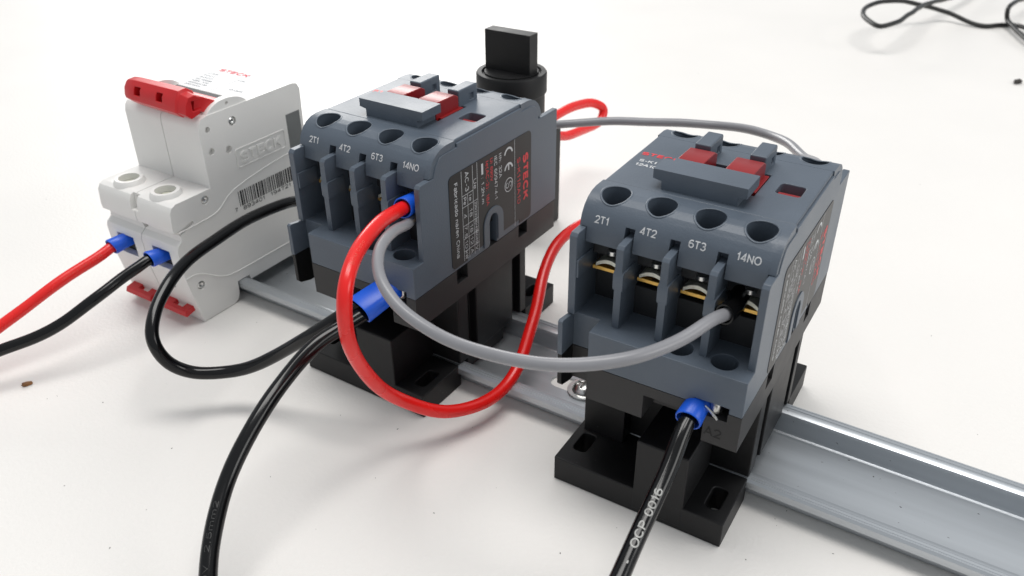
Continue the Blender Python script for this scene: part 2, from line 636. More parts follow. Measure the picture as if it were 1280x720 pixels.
# ================================================================== table
tb = part('table_top', to_mesh('table_top', box(-1100, 1100, -500, 1300, -28, 0), 0), 'table')
tag(tb, 'white laminate table top with a fine orange-peel texture', 'table', kind='structure')

# ================================================================== mounting rail
def rail_profile():
    t = 1.0
    # centre line of the sheet, then offset; hat section with short turned-down lips
    top = [(-17.5, 5.0), (-17.5, 6.9), (-16.9, 7.5), (-16.5, 7.5), (-16.35, 7.32), (-16.2, 7.5), (-15.5, 7.5), (-15.35, 7.36), (-15.2, 7.5), (-14.6, 7.5), (-13.8, 7.2), (-13.5, 6.4), (-13.5, 1.9), (-13.2, 1.25), (-12.5, 1.0),
           (12.5 - 0.9, 1.0), (12.2, 1.3), (12.5, 2.0), (12.5, 6.2), (12.9, 7.1), (13.8, 7.5), (15.0, 7.5), (15.2, 7.28), (15.4, 7.5), (16.2, 7.5), (16.35, 7.34), (16.5, 7.5), (16.9, 7.5), (17.5, 6.9), (17.5, 5.0)]
    bot = [(16.6, 5.0), (16.6, 6.5), (14.2, 6.5), (13.5, 6.0), (13.5, 1.2), (12.8, 0.2), (12.0, 0.0), (-12.6, 0.0), (-14.0, 0.4), (-14.5, 1.4),
           (-14.5, 6.2), (-14.9, 6.5), (-16.6, 6.5), (-16.6, 5.0)]
    pts, out = top + bot, []
    for i, p in enumerate(pts):                         # keep the flats flat: extra points close to the bends
        q = pts[(i + 1) % len(pts)]
        L = math.hypot(q[0] - p[0], q[1] - p[1])
        out.append(p)
        if L > 1.2:
            f = 0.12 / L
            out += [(p[0] + (q[0] - p[0]) * f, p[1] + (q[1] - p[1]) * f), (q[0] - (q[0] - p[0]) * f, q[1] - (q[1] - p[1]) * f)]
    return out


rail = thing('mounting_rail', 'long galvanised steel mounting rail lying under the contactors', 'rail', (0, 0, 0))
slot = prism(rrect(-20.4, 5.0, -3.1, 3.1, 3.0, 8), 'z', -1, 2.5)
rm = solid('rail_body', prism(rail_profile(), 'x', -168.5, 330), cut=[slot], bevel=0.0)
part('rail_body', rm, 'zinc', rail)

# pan-head screw in the slot of the rail
sc = thing('pan_head_screw', 'round cross-head screw sitting in the slot of the steel rail', 'screw', (-9.3, -0.4, 1.0))
head = solid('screw_head', lathe([(0, 2.7), (1.6, 2.55), (2.7, 2.0), (3.5, 1.0), (3.75, 0.0), (0, 0)], 36),
             cut=[box(-2.1, 2.1, -0.42, 0.42, 1.5, 4), box(-0.42, 0.42, -2.1, 2.1, 1.5, 4)], bevel=0.08, seg=1)
part('head', head, 'screw', sc)
part('washer', lathe([(2.2, 0.02), (4.9, 0.02), (5.0, 0.3), (4.9, 0.62), (2.2, 0.62), (2.2, 0.02)], 36), 'screw', sc)
part('shank', cyl(0, 0, 1.7, 'z', -0.95, 0.1, 20), 'screw', sc)

# ================================================================== contactor
FINS = (12.35, 22.85, 33.35)
HX = (5.94, 16.98, 28.02, 39.06)


COVER = [(-15.7, 77.0), (-19.5, 77.0), (-21.6, 76.65), (-23.5, 75.8), (-25.0, 74.5), (-26.1, 72.9), (-26.8, 71.1), (-27.2, 69.2), (-27.4, 66.9)]


def cover_at(sl):
    """point and outward normal on the front cover at arc length sl up from its lower edge (y, z)"""
    P = COVER[::-1]
    acc = 0
    for (y0, z0), (y1, z1) in zip(P, P[1:]):
        L = math.hypot(y1 - y0, z1 - z0)
        if acc + L >= sl:
            f = (sl - acc) / L
            ty, tz = (y1 - y0) / L, (z1 - z0) / L
            return y0 + (y1 - y0) * f, z0 + (z1 - z0) * f, -tz, ty
        acc += L
    return P[-1][0], P[-1][1], 0, 1


def make_contactor(root):
    # ---- slate housing: side walls, lower front shelf
    wallR = [(-35.8, 39.6), (-35.8, 49.0), (-31.3, 49.0), (-31.3, 69.4), (-30.5, 70.2), (-25.3, 70.2), (-24.9, 71.5), (-24.0, 73.2), (-22.6, 74.5),
             (-21.0, 75.0), (-15.0, 75.0), (-15.0, 76.0), (15.6, 76.0), (15.6, 75.0), (21.0, 75.0), (22.8, 74.4), (24.0, 73.2), (24.8, 71.5),
             (25.0, 69.8), (35.6, 69.8), (35.6, 39.6)]
    wallL = [(-30.0, 39.6), (-30.0, 49.0)] + wallR[2:]
    lower_a = box(8.0, 44.2, -35.8, 35.6, 39.6, 49.0)
    lower_b = box(0.8, 44.2, -30.0, 35.6, 39.6, 49.0)
    me = solid('housing', prism(wallR, 'x', 43.3, 45.0),
               add=[lower_a, lower_b, prism(wallL, 'x', 0.0, 1.9)],
               cut=[cyl(38.2, -30.8, 2.95, 'z', 43, 50, 28), cyl(28.0, -30.8, 2.95, 'z', 43, 50, 28),
                    prism(rrect(-1.5, 2.2, 30.0, 49.5, 1.8, 6), 'x', 38, 46),
                    box(34.2, 42.0, -37, -31.5, 38.0, 41.0)], bevel=0.28)
    hs = part('housing', me, 'grey', root)
    part('side_tab', solid('side_tab', prism([(-35.8, 39.9), (-35.8, 49.1), (-35.2, 49.5), (-28.6, 48.4), (-28.6, 39.9)], 'x', 0.0, 1.25), bevel=0.15), 'grey', root)
    part('side_tab', solid('side_tab', prism([(-35.6, 39.8), (-35.6, 31.2), (-34.8, 30.4), (-31.2, 29.4), (-28.6, 29.4), (-28.6, 39.8)], 'x', 0.05, 1.2), bevel=0.15), 'black', root)
    # ---- interior that closes the terminal chambers: black plastic, with shade put into the colour
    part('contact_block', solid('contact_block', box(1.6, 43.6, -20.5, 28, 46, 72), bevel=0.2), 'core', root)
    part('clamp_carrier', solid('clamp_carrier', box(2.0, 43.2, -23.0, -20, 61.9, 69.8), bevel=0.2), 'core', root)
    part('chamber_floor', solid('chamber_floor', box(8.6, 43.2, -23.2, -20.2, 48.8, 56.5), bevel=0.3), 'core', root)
    # ---- front and rear covers over the terminals
    for sgn in (1, -1):
        prof = COVER + [(-25.8, 66.9), (-25.0, 69.6), (-15.7, 69.6)]
        up = [(y * sgn, z) for y, z in prof]
        full = [(y * sgn, z) for y, z in COVER[:6] + [(-26.95, 70.4), (-25.2, 70.4), (-15.7, 70.4)]]
        cuts = [cyl(hx, -20.5 * sgn, 3.45, 'z', 69.9, 80, 30) for hx in HX]
        cuts += [box(f - 1.15, f + 1.15, min(-29 * sgn, -24 * sgn), max(-29 * sgn, -24 * sgn), 66, 72.3) for f in FINS]
        me = solid('front_cover' if sgn > 0 else 'rear_cover', prism(full, 'x', 0.25, 44.75), add=[prism(up, 'x', 2.05, 43.15)], cut=cuts, bevel=0.4, seg=3, angle=38)
        cv = part('front_cover' if sgn > 0 else 'rear_cover', me, 'grey', root)
        for hx in HX:                      # rounded lip that follows the curved cover
            ring = []
            for i in range(40):
                a = 2 * math.pi * i / 40
                yy = -20.5 + 3.5 * math.sin(a)
                zz = 77.0
                for (ya, za), (yb, zb) in zip(COVER, COVER[1:]):
                    if yb <= yy <= ya:
                        zz = za + (zb - za) * (ya - yy) / (ya - yb)
                ring.append(Vector((hx + 3.5 * math.cos(a), yy * sgn, zz - 0.1)))
            bm = bmesh.new()
            rs = []
            for i in range(40):
                t = (ring[(i + 1) % 40] - ring[i - 1]).normalized()
                nz = (Vector((0, 0, 1)) - t * t.z).normalized()
                nb = t.cross(nz)
                rs.append([bm.verts.new(ring[i] + nz * (0.2 * math.cos(2 * math.pi * k / 10)) + nb * (0.3 * math.sin(2 * math.pi * k / 10))) for k in range(10)])
            for i in range(40):
                for k in range(10):
                    bm.faces.new((rs[i][k], rs[i][(k + 1) % 10], rs[(i + 1) % 40][(k + 1) % 10], rs[(i + 1) % 40][k]))
            bmesh.ops.recalc_face_normals(bm, faces=bm.faces[:])
            part('hole_lip', to_mesh('hole_lip', bm, 80), 'grey', cv)
        for hx in HX:                      # slotted terminal screw at the bottom of each hole
            part('terminal_screw', solid('terminal_screw', cyl(hx, -20.5 * sgn, 2.6, 'z', 69.7, 70.6, 20), cut=[box(hx - 3, hx + 3, -20.5 * sgn - .35, -20.5 * sgn + .35, 70.2, 72)], bevel=0.1, seg=1), 'screw', cv)
    cv = [c for c in root.children if c.name.startswith('front_cover')][0]

    def cfn(x, y):
        yy, zz, ny, nz = cover_at(5.7 + y)
        return (x, yy + ny * 0.06, zz + nz * 0.06)
    pr = Print(cfn)
    for s, hx, wd in (('2T1', 5.4, 3.3), ('4T2', 16.5, 3.7), ('6T3', 27.6, 3.7), ('14NO', 38.7, 5.1)):
        pr.text(s, hx, 0, wd, 1.85, 0.14)
    part('terminal_marking', pr.mesh('terminal_marking'), 'inkw', cv)
    # ---- partitions between the terminals
    for f in FINS:
        t = 0.85
        fin = solid('partition', prism([(-31.3, 49.0), (-31.3, 69.3), (-30.6, 70.0), (-27.0, 70.1), (-20.3, 70.1), (-20.3, 48.8), (-30.3, 48.8)], 'x', f - t, f + t),
                    add=[prism([(-31.15, 58.9), (-31.5, 59.6), (-31.5, 63.0), (-31.15, 63.6), (-25, 63.6), (-25, 58.9)], 'x', f - t - 0.35, f + t + 0.35)], bevel=0.18)
        part('partition', fin, 'grey', root)
        part('partition', solid('partition', box(f - t, f + t, 27.5, 34.5, 48.8, 70), bevel=0.2), 'grey', root)
    part('wall_band', solid('wall_band', box(1.7, 2.35, -31.0, -24, 59, 63.5), bevel=0.15), 'grey', hs)
    # ---- terminal clamps
    edges = (1.95, FINS[0] - .9, FINS[0] + .9, FINS[1] - .9, FINS[1] + .9, FINS[2] - .9, FINS[2] + .9, 43.3)
    for i in range(4):
        a, b = edges[2 * i], edges[2 * i + 1]
        c = (a + b) / 2
        br = part('terminal_strip', solid('terminal_strip', box(a + 0.5, b - 0.3, -24.0, -20, 58.3, 59.25), bevel=0.12), 'brass', root)
        dome = []
        for k in range(9):
            x = -1 + k / 4
            dome.append((c + x * 3.3, 61.6 - 1.4 * x * x))
        dome += [(x, z - 1.05) for x, z in dome[::-1]]
        part('clamp_washer', solid('clamp_washer', prism(dome, 'y', -24.3, -20), bevel=0.12, seg=2), 'washer', br)
        part('clamp_screw', solid('clamp_screw', cyl(c + 0.6, -23.4, 1.35, 'z', 63.0, 64.2, 16), bevel=0.2, seg=1), 'screw', br)
    # ---- top plate with its operating parts
    me = solid('top_plate', box(0.55, 44.45, -15.6, 15.9, 69.8, 77.0),
               cut=[box(13.2, 32.6, -6.5, 6.3, 74.0, 78), prism(rrect(36.0, 41.6, -2.4, 3.4, 0.9, 4), 'z', 73.5, 78)], bevel=0.3)
    tp = part('top_plate', me, 'grey', root)
    part('indicator', solid('indicator', prism([(-2.2, 73.6), (-2.2, 75.7), (0.2, 76.1), (3.2, 74.3), (3.2, 73.6)], 'x', 36.2, 41.4), bevel=0.15), 'darkred', tp)
    me = solid('latch_bar', prism([(11.5, 81.6), (11.5, 79.3), (13.6, 78.9), (13.6, 76.8), (31.3, 76.8), (31.3, 78.9), (33.2, 79.2), (33.2, 81.6)], 'y', -13.8, -5.8),
               cut=[box(10, 13.7, -7.3, -4, 78, 83)], bevel=0.35)
    part('latch_bar', me, 'grey', tp)
    for a, b in ((13.7, 20.0), (25.0, 31.6)):
        me = solid('plunger', prism([(-6.0, 74.2), (-6.0, 81.0), (-4.6, 81.35), (2.6, 81.2), (4.3, 80.3), (4.3, 74.2)], 'x', a, b), bevel=0.25)
        part('plunger', me, 'darkred', tp)
    part('plunger_foot', solid('plunger_foot', box(31.0, 32.5, -5.0, 5.2, 74.2, 77.1), bevel=0.15), 'darkred', tp)
    for a, b in ((14.0, 18.0), (27.4, 31.3)):
        me = solid('guide_post', box(a, b, 4.75, 13.8, 76.7, 81.6), cut=[box(b - 0.8, b + 1, 10.2, 11.9, 77.6, 79.2)], bevel=0.4)
        part('guide_post', me, 'grey', tp)
    # ---- charcoal coil section
    me = solid('coil_section', box(8.0, 45.0, -35.8, 35.0, 30.0, 39.55), add=[box(0.1, 44.5, -30.0, 34.9, 30.05, 39.5)],
               cut=[box(22.4, 36.8, -37, -29, 28, 36.7), box(34.4, 41.9, -37, -31.5, 37.3, 41),
                    box(42.8, 47, -17.6, -12.6, 35.1, 41), box(42.8, 47, 13.9, 18.6, 35.4, 41)], bevel=0.22)
    cs = part('coil_section', me, 'coal', root)
    part('coil_terminal', solid('coil_terminal', cyl(38.6, -33.2, 1.6, 'z', 37.5, 41.5, 18), bevel=0.15), 'screw', cs)
    part('coil_marking', Print(lambda x, y: (x, -35.86, y)).text('A2', 39.2, 33.3, 3.8, 2.6, 0.14).mesh('coil_marking'), 'black', cs)
    # ---- black base with feet
    cuts = [box(42.3, 47, 10.2, 14.6, 7, 29.6), box(42.3, 47, -13.2, -9.0, 7, 29.6),
            box(-1, 3, -13, -9, 7, 29.6), box(-1, 3, 10, 14.6, 7, 29.6)]
    bs = part('base', solid('base', box(0.0, 45.0, -17.9, 17.9, 7.6, 30.2), cut=cuts, bevel=0.3), 'black', root)
    part('rail_hook', solid('rail_hook', box(2.0, 43.0, -11.8, 8.0, 1.05, 8.2), bevel=0.3), 'black', bs)
    for sg in (-1, 1):
        y0, y1 = sorted((36.0 * sg, 17.85 * sg))
        q0, q1 = sorted((32.2 * sg, 24.6 * sg))
        r0, r1 = sorted((30.8 * sg, 23.6 * sg))
        slots = [prism(rrect(38.8, 42.4, q0, q1, 1.2, 5), 'z', -1, 9), prism(rrect(2.5, 6.2, r0, r1, 1.2, 5), 'z', -1, 9)]
        part('foot', solid('foot', prism([(y0, 0.05), (y0, 7.5), (y1, 7.5), (y1, 0.05)], 'x', 0.03, 44.97), cut=slots, bevel=0.35), 'black', bs)
        b0, b1 = (22.0, 35.0) if sg < 0 else (10.0, 23.0)
        y0, y1 = sorted((36.06 * sg, 17.8 * sg))
        part('front_block' if sg < 0 else 'rear_block', solid('block', box(b0, b1, y0, y1, 1.2, 23.0), bevel=0.4, seg=3), 'black', bs)
        if sg < 0:
            part('inner_block', solid('block', box(1.5, 13.0, -22.5, -17.7, 7.3, 30.1), bevel=0.4), 'black', bs)
    # ---- nameplate on the side, with its cut-out
    out = rrect(-19.5, 20.7, 40.4, 68.1, 1.6, 5)
    arch = prism([(-4.5, 38)] + [(0.45 + 4.95 * math.cos(a), 46.8 + 4.95 * math.sin(a)) for a in [math.pi - math.pi * i / 14 for i in range(15)]] + [(5.4, 38)], 'x', 44, 47)
    np_ = part('nameplate', solid('nameplate', prism(out, 'x', 44.9, 45.12), cut=[arch, box(44, 47, 5.3, 14.2, 38, 41.6), box(44, 47, -12.4, -4.4, 38, 41.6)], bevel=0.0), 'plate', root)
    uo = [(-4.5, 40.4)] + [(0.45 + 4.95 * math.cos(a), 46.8 + 4.95 * math.sin(a)) for a in [math.pi - math.pi * i / 18 for i in range(19)]] + [(5.4, 40.4)]
    ui = [(2.45, 40.4)] + [(0.35 + 2.1 * math.cos(a), 47.2 + 2.5 * math.sin(a)) for a in [math.pi * i / 18 for i in range(19)]] + [(-1.75, 40.4)]
    part('slot_rim', solid('slot_rim', prism(uo + ui, 'x', 44.6, 45.42), bevel=0.18), 'grey', root)
    return hs, tp, np_


def nameplate_print(np_, model, amps):
    # text x runs downwards (-z), text y runs to the rear (+y)
    fn = lambda x, y: (45.16, y, -x)

    def T(pr, s, z0, z1, y, h, bold=0.13):
        pr.text(s, -(z0 + z1) / 2, y, z0 - z1, h, bold)
    wp, rp = Print(fn), Print(fn)
    T(rp, 'STECK', 61.7, 47.2, 17.6, 2.9, 0.24)
    T(rp, model, 61.7, 47.1, 13.9, 1.75, 0.13)
    wp.rect(-68.0, -40.5, 11.7, 11.85)
    wp.arc(-64.6, 8.6, 1.95, 0.62, 100, 260)
    wp.arc(-59.9, 8.6, 1.95, 0.62, 100, 260)
    wp.rect(-61.6, -59.9, 8.3, 8.9)
    wp.arc(-55.3, 8.6, 2.05, 0.26)
    wp.arc(-55.3, 9.35, 0.75, 0.26, 0, 270)
    wp.arc(-55.3, 7.85, 0.75, 0.26, -180, 90)
    T(wp, 'Ith: 32A', 66.6, 59.2, 4.4, 1.45, 0.125)
    T(wp, 'IEC 60947-4-1', 66.6, 53.4, 2.1, 1.45, 0.125)
    T(rp, 'Ui 690V', 66.6, 59.8, 0.05, 1.35, 0.125)
    T(rp, 'Ie(AC-3): ' + amps + 'A', 66.6, 53.2, -2.05, 1.45, 0.125)
    T(wp, ': 1.2N.m', 62.6, 54.6, -4.35, 1.35, 0.15)
    wp.rect(-66.6, -63.4, -4.85, -3.95)
    # ratings table
    for y in (-14.0, -8.95, -6.85):
        wp.rect(-67.9, -40.9, y - 0.08, y + 0.08)
    wp.rect(-60.6, -40.9, -11.5 - 0.08, -11.5 + 0.08)
    for z in (60.6, 57.2, 51.6, 47.6, 43.8):
        wp.rect(-z - 0.08, -z + 0.08, -14.0, -8.95 if z > 58 else -6.85)
    T(wp, 'AC-3', 67.0, 61.4, -11.6, 1.7, 0.125)
    T(wp, 'Ue', 63.6, 60.6, -7.95, 1.4, 0.125)
    T(wp, 'Ie', 59.9, 58.0, -10.3, 1.35, 0.125)
    T(wp, 'Pe', 60.0, 57.8, -12.8, 1.35, 0.15)
    for s, z, h in (('220/230', 54.4, 1.1), ('380/400', 49.6, 1.1), ('660/690', 45.7, 1.1), ('V', 42.4, 1.3)):
        T(wp, s, z + (2.3 if len(s) > 2 else 0.6), z - (2.3 if len(s) > 2 else 0.6), -7.9, h)
    for y, row in ((-10.2, (amps, amps, '12', 'A')), (-12.8, ('4', '7.5', '10', 'kW'))):
        for s, z in zip(row, (54.4, 49.6, 45.7, 42.4)):
            T(wp, s, z + 0.62 * len(s), z - 0.62 * len(s), y, 1.35, 0.125)
    T(wp, 'Fabricado na/en China', 65.6, 43.2, -16.6, 1.55, 0.15)
    part('printed_text', wp.mesh('printed_text'), 'inkw', np_)
    part('printed_text', rp.mesh('printed_text'), 'inkr', np_)


def top_print(tp, l1, l2):
    fn = lambda x, y: (x, y, 77.05)
    part('brand_lettering', Print(fn).text('STECK', 6.6, 3.0, 9.8, 1.9, 0.22).mesh('brand_lettering'), 'inkr', tp)
    part('model_lettering', Print(fn).text(l1, 5.0, -1.2, 4.4, 1.5, 0.19).text(l2, 5.5, -3.7, 5.4, 1.5, 0.19).mesh('model_lettering'), 'inkw', tp)


K_GROUP = 'contactors clipped to the steel rail'
# the object's own origin is the middle of its left edge; x is shifted so that the fitted turn is about its centre
K2 = thing('contactor', 'slate grey contactor wired with one blue-ferruled cable at its coil, model number ending 12A10', 'contactor', (22.5, 0.958, 0), 0.014, K_GROUP)
hs, tp, np_ = make_contactor(K2)
for ch in K2.children:
    ch.location.x = -22.5 * S
K1 = copy_tree(K2)
K1.location = Vector((22.5 - 87.112, 2.086, 0)) * S
K1.rotation_euler = (0, 0, -0.013)
K1['label'] = 'slate grey contactor beside the white circuit breaker, two black wires in one twin ferrule'


def child(root, nm):
    return [c for c in root.children if c.name.split('.')[0] == nm][0]


nameplate_print(child(K2, 'nameplate'), 'S-K112A10', '12')
top_print(child(K2, 'top_plate'), 'S-K1', '12A10')
nameplate_print(child(K1, 'nameplate'), 'S-K118A10', '18')
top_print(child(K1, 'top_plate'), 'S-K1', '18A10')


def klocal(k, x, y, z):
    a, ox, oy = ((-0.013, 22.5 - 87.112, 2.086), (0.014, 22.5, 0.958))[k - 1]
    x -= 22.5
    return Vector((math.cos(a) * x - math.sin(a) * y + ox, math.sin(a) * x + math.cos(a) * y + oy, z))


# ================================================================== circuit breaker
XL, XM, XR = -170.1, -152.4, -134.7
mcb = thing('circuit_breaker', 'white two-pole circuit breaker with a red toggle handle', 'circuit breaker', (XM, 0, 0))


def mpart(name, me, m, parent=None):
    if isinstance(me, bmesh.types.BMesh):
        me = to_mesh(name, me)
    o = part(name, me, m, parent or mcb)
    if parent is None:
        o.location.x = -XM * S
    return o


prof = [(-34.0, 0.2), (-37.3, 18.6), (-37.7, 28.6), (-37.2, 30.0), (-35.5, 31.3), (-35.2, 32.6), (-35.8, 33.8), (-37.4, 34.8), (-37.6, 36.5), (-37.2, 41.6), (-36.2, 43.2), (-34.6, 43.9),
        (-20.9, 43.9), (-20.8, 63.0), (-20.3, 65.0), (-19.2, 66.2), (-17.2, 66.7), (19.6, 66.7), (21.6, 66.1), (22.7, 64.2), (22.0, 43.9),
        (36.0, 43.9), (39.0, 41.0), (40.0, 30), (40.0, 4.0), (37, 0.2), (18.6, 0.2), (18.3, 7.65), (12.4, 7.65), (12.0, 5.8), (-12.2, 5.8), (-12.8, 7.65), (-17.9, 7.65),
        (-18.1, 3.0), (-19.0, 1.0), (-21.0, 0.2)]
for i, (a, b) in enumerate(((XL, XM - 0.14), (XM + 0.14, XR))):
    c = (a + b) / 2
    cuts = [box(c - 4.2, c + 4.2, -39, -26, 20.0, 27.4), cyl(c, -31.0, 3.3, 'z', 36, 48, 28), box(c - 4.2, c + 4.2, 30, 42, 20.0, 27.4)]
    sx = XM
    cuts += [box(sx - 1.7, sx + 1.7, -39, -35.2, 38.4, 46), cyl(sx + 0.4, 33.3, 1.55, 'y', -39, -34, 20)]
    if i == 1:
        for (y, z, r) in ((-17.5, 62.4, 0.95), (-17.6, 55.2, 1.15), (-11.0, 53.6, 1.25), (-7.6, 62.1, 1.5), (-32.1, 13.6, 1.5), (-23.9, 41.0, 1.45)):
            cuts.append(cyl(y, z, r, 'x', XR - 1.6, XR + 1, 20))
        cuts.append(prism([(-38, 33.2), (-35.6, 33.2), (-29.8, 35.2), (-29.8, 36.4), (-35.2, 34.9), (-38, 35.2)], 'x', XR - 0.8, XR + 1))
    boss = lathe([(0, 43.0), (5.2, 43.0), (5.0, 44.2), (4.4, 45.4), (0, 45.4)], 32)
    xform(boss, Matrix.Translation((c, -31, 0)))
    me = solid('pole_module', prism(prof, 'x', a, b), add=[boss], cut=cuts, bevel=0.45, seg=3, angle=30)
    pm = mpart('pole_module', me, 'white')
    mpart('terminal_screw', solid('terminal_screw', cyl(c, -31, 3.2, 'z', 41.6, 43.2, 24), cut=[box(c - 4, c + 4, -31.4, -30.6, 42.6, 44), box(c - 0.4, c + 0.4, -35, -27, 42.6, 44)], bevel=0.1, seg=1), 'ivory', pm)
    mpart('entry_shade_block', box(c - 4.15, c + 4.15, -35.0, -26.2, 20.05, 27.35), 'core', pm)  # solid dark block fills the wire entry; its colour stands in for shade
    mpart('vent_slit', box(c - 2.6, c + 0.8, -36.55, -36.0, 12.5, 12.9), 'core', pm)
    # red foot clip
    clip = solid('rail_clip', prism([(-39.0, 4.0), (-38.4, 5.6), (-31.0, 7.0), (-31.0, 5.2), (-38.2, 3.4)], 'x', c - 6.6, c + 6.2), cut=[box(c - 1.9, c + 2.9, -36.9, -34.2, 0, 9)], bevel=0.2)
    mpart('rail_clip', clip, 'red')
# rivets on the side
for (y, z) in ((-7.6, 62.1), (-32.1, 13.6), (-23.9, 41.0)):
    rv = lathe([(0, 0.75), (0.4, 0.78), (0.8, 1.15), (1.2, 0.95), (1.36, 0), (0, 0)], 20)
    xform(rv, Matrix.Translation((XR - 1.3, y, z)) @ Matrix.Rotation(math.radians(90), 4, 'Y'))
    mpart('rivet', rv, 'screw')


def rib(pts, r, x):
    p = Path([(x, y, z) for y, z in pts], 0.8)
    return p.wire(r)


mpart('side_rib', rib([(-36.0, 34.4), (-30, 34.5), (-22, 34.9), (-19, 35.6), (-15.5, 38.6), (-13, 39.7), (-5, 41.5), (8, 43.2), (14.4, 43.6)], 0.2, XR), 'white')
mpart('side_rib', rib([(-37.0, 18.2), (-33.5, 18.4), (-30, 17.0), (-26, 14.0), (-22, 11.9), (-18, 11.4), (0, 11.3), (25, 11.3)], 0.22, XR), 'white')
fr = rrect(-8.9, 12.9, 46.2, 52.7, 0.9, 4)
mpart('embossed_frame', solid('embossed_frame', prism(fr, 'x', XR - 0.3, XR + 0.28), cut=[prism(rrect(-8.6, 12.6, 46.5, 52.4, 0.7, 4), 'x', XR - 1, XR + 1)], bevel=0.06, seg=1), 'white')
emb = Print(lambda x, y: (XR + 0.38, x, y)).text('STECK', 2.0, 49.4, 17.6, 3.9, 0.2)
em = emb.mesh('embossed_lettering')
bm = bmesh.new()
bm.from_mesh(em)
ext = bmesh.ops.extrude_face_region(bm, geom=bm.faces[:])
bmesh.ops.translate(bm, verts=[v for v in ext['geom'] if isinstance(v, bmesh.types.BMVert)], vec=(-0.0006, 0, 0))
bmesh.ops.recalc_face_normals(bm, faces=bm.faces[:])
bm.to_mesh(em)
bm.free()
mpart('embossed_lettering', em, 'white')
# barcode printed on the side
bc = Print(lambda x, y: (XR + 0.06, x, y))
rnd = random.Random(3)
x = -10.9
while x < 14.4:
    wbar = rnd.choice((0.28, 0.28, 0.5, 0.5, 0.75))
    bc.rect(x, x + wbar, 33.2, 38.6)
    x += wbar + rnd.choice((0.22, 0.24, 0.3, 0.42, 0.5))
bc.text('7', -12.7, 32.7, 0.95, 1.5, 0.16)
bc.text('893401', -4.9, 32.2, 9.6, 1.5, 0.16)
bc.text('194721', 7.4, 32.2, 9.6, 1.5, 0.16)
mpart('barcode', bc.mesh('barcode'), 'inkk')
mpart('grey_sticker', solid('grey_sticker', box(XR - 0.3, XR + 0.05, 14.6, 21.0, 43.6, 57.0), bevel=0), 'stickergrey')
# printed front label on the top
lb = mpart('front_label', box(XL + 1.5, XR - 1.5, -1.2, 19.5, 66.4, 66.78), 'label')
fn = lambda x, y: (x, y, 66.83)
mpart('label_lettering', Print(fn).text('STECK', -159.6, 17.0, 14.0, 2.4, 0.22).mesh('label_lettering'), 'inkp', lb)
lt = Print(fn)
for j, (s, yy, wd) in enumerate((('C32', 12.4, 5), ('400V', 10.2, 6), ('3000', 8.2, 6.4), ('IEC 60898', 6.2, 8), ('NBR NM', 4.4, 8), ('SDD62C32', 2.6, 9), ('230/400V', 0.8, 8))):
    lt.text(s, -167.8 + wd / 2 + 0.3 * j, yy, wd, 1.0)
lt.text('I-ON', -150.8, 12.0, 3.4, 1.0).text('O-OFF', -144.6, 4.0, 6.0, 1.2)
lt.rect(-152.4, -152.3, 0, 19)
mpart('label_lettering', lt.mesh('label_lettering'), 'inkb', lb)
# pivot cheeks, drum and toggle
arc = [(-16.6, 66.3)] + [(-8.4 + 9.2 * math.cos(a), 64.2 + 5.6 * math.sin(a)) for a in [math.radians(158 - 136 * i / 14) for i in range(15)]] + [(-0.6, 66.3)]
for a, b in ((XR - 3.0, XR - 0.4), (XL + 0.4, XL + 3.0)):
    mpart('pivot_cheek', solid('pivot_cheek', prism(arc, 'x', a, b), cut=[cyl(-8.2, 68.2, 0.55, 'x', XR - 1.4, XR + 1, 14)], bevel=0.35), 'white')
mpart('handle_slot', solid('handle_slot', box(XL + 3.6, XR - 3.6, -16.0, -1.8, 66.3, 66.95), bevel=0.1), 'core')
def socket(xx):
    cy_, cz_, oy, oz, ty, tz = -22.9, 72.2, -0.93, 0.37, 0.37, 0.93
    q = [(cy_ + oy * o + ty * t, cz_ + oz * o + tz * t) for o, t in ((2, -1.35), (2, 1.35), (-3.4, 1.35), (-3.4, -1.35))]
    return prism(q, 'x', xx - 1.45, xx + 1.45)


hp = [(-24.2, 69.2), (-23.4, 72.8), (-21.6, 75.3), (-18.6, 75.5), (-16.4, 74.0), (-15.8, 71.0), (-17.8, 67.9), (-21.8, 67.0)]


def loft(secs):
    bm = bmesh.new()
    rings = []
    for x, k, dz in secs:
        rings.append([bm.verts.new((x, -20.2 + (y + 20.2) * k, 71.2 + dz + (z - 71.2) * k)) for y, z in hp])
    for A, B in zip(rings, rings[1:]):
        for i in range(8):
            bm.faces.new((A[i], A[(i + 1) % 8], B[(i + 1) % 8], B[i]))
    bm.faces.new(rings[0][::-1])
    bm.faces.new(rings[-1])
    bmesh.ops.recalc_face_normals(bm, faces=bm.faces[:])
    return bm


hd = mpart('handle', solid('handle', loft([(-165.2, 0.62, 0), (-163.4, 0.86, 0), (-160.0, 0.93, 0), (-139.4, 1.0, -0.2), (-138.8, 0.86, -0.5), (-135.6, 0.80, -0.9)]),
                           cut=[socket(xx) for xx in (-157.6, -147.0)] + [box(-138.4, -134, -20.6, -14, 69.0, 72.2)], bevel=0.4, seg=3), 'red')
for a, b in ((-138.9, -136.6), (-149.2, -147.0), (-158.0, -155.6), (-164.4, -162.0)):
    mpart('arm', solid('arm', prism([(-19.5, 69.0), (-18.2, 73.6), (-9.0, 68.4), (-4.0, 66.6), (-14.8, 66.6)], 'x', a, b), bevel=0.35), 'red', hd)
drum = cyl(-8.4, 62.4, 6.0, 'x', -167, -138, 32)
mpart('drum', drum, 'red', hd)

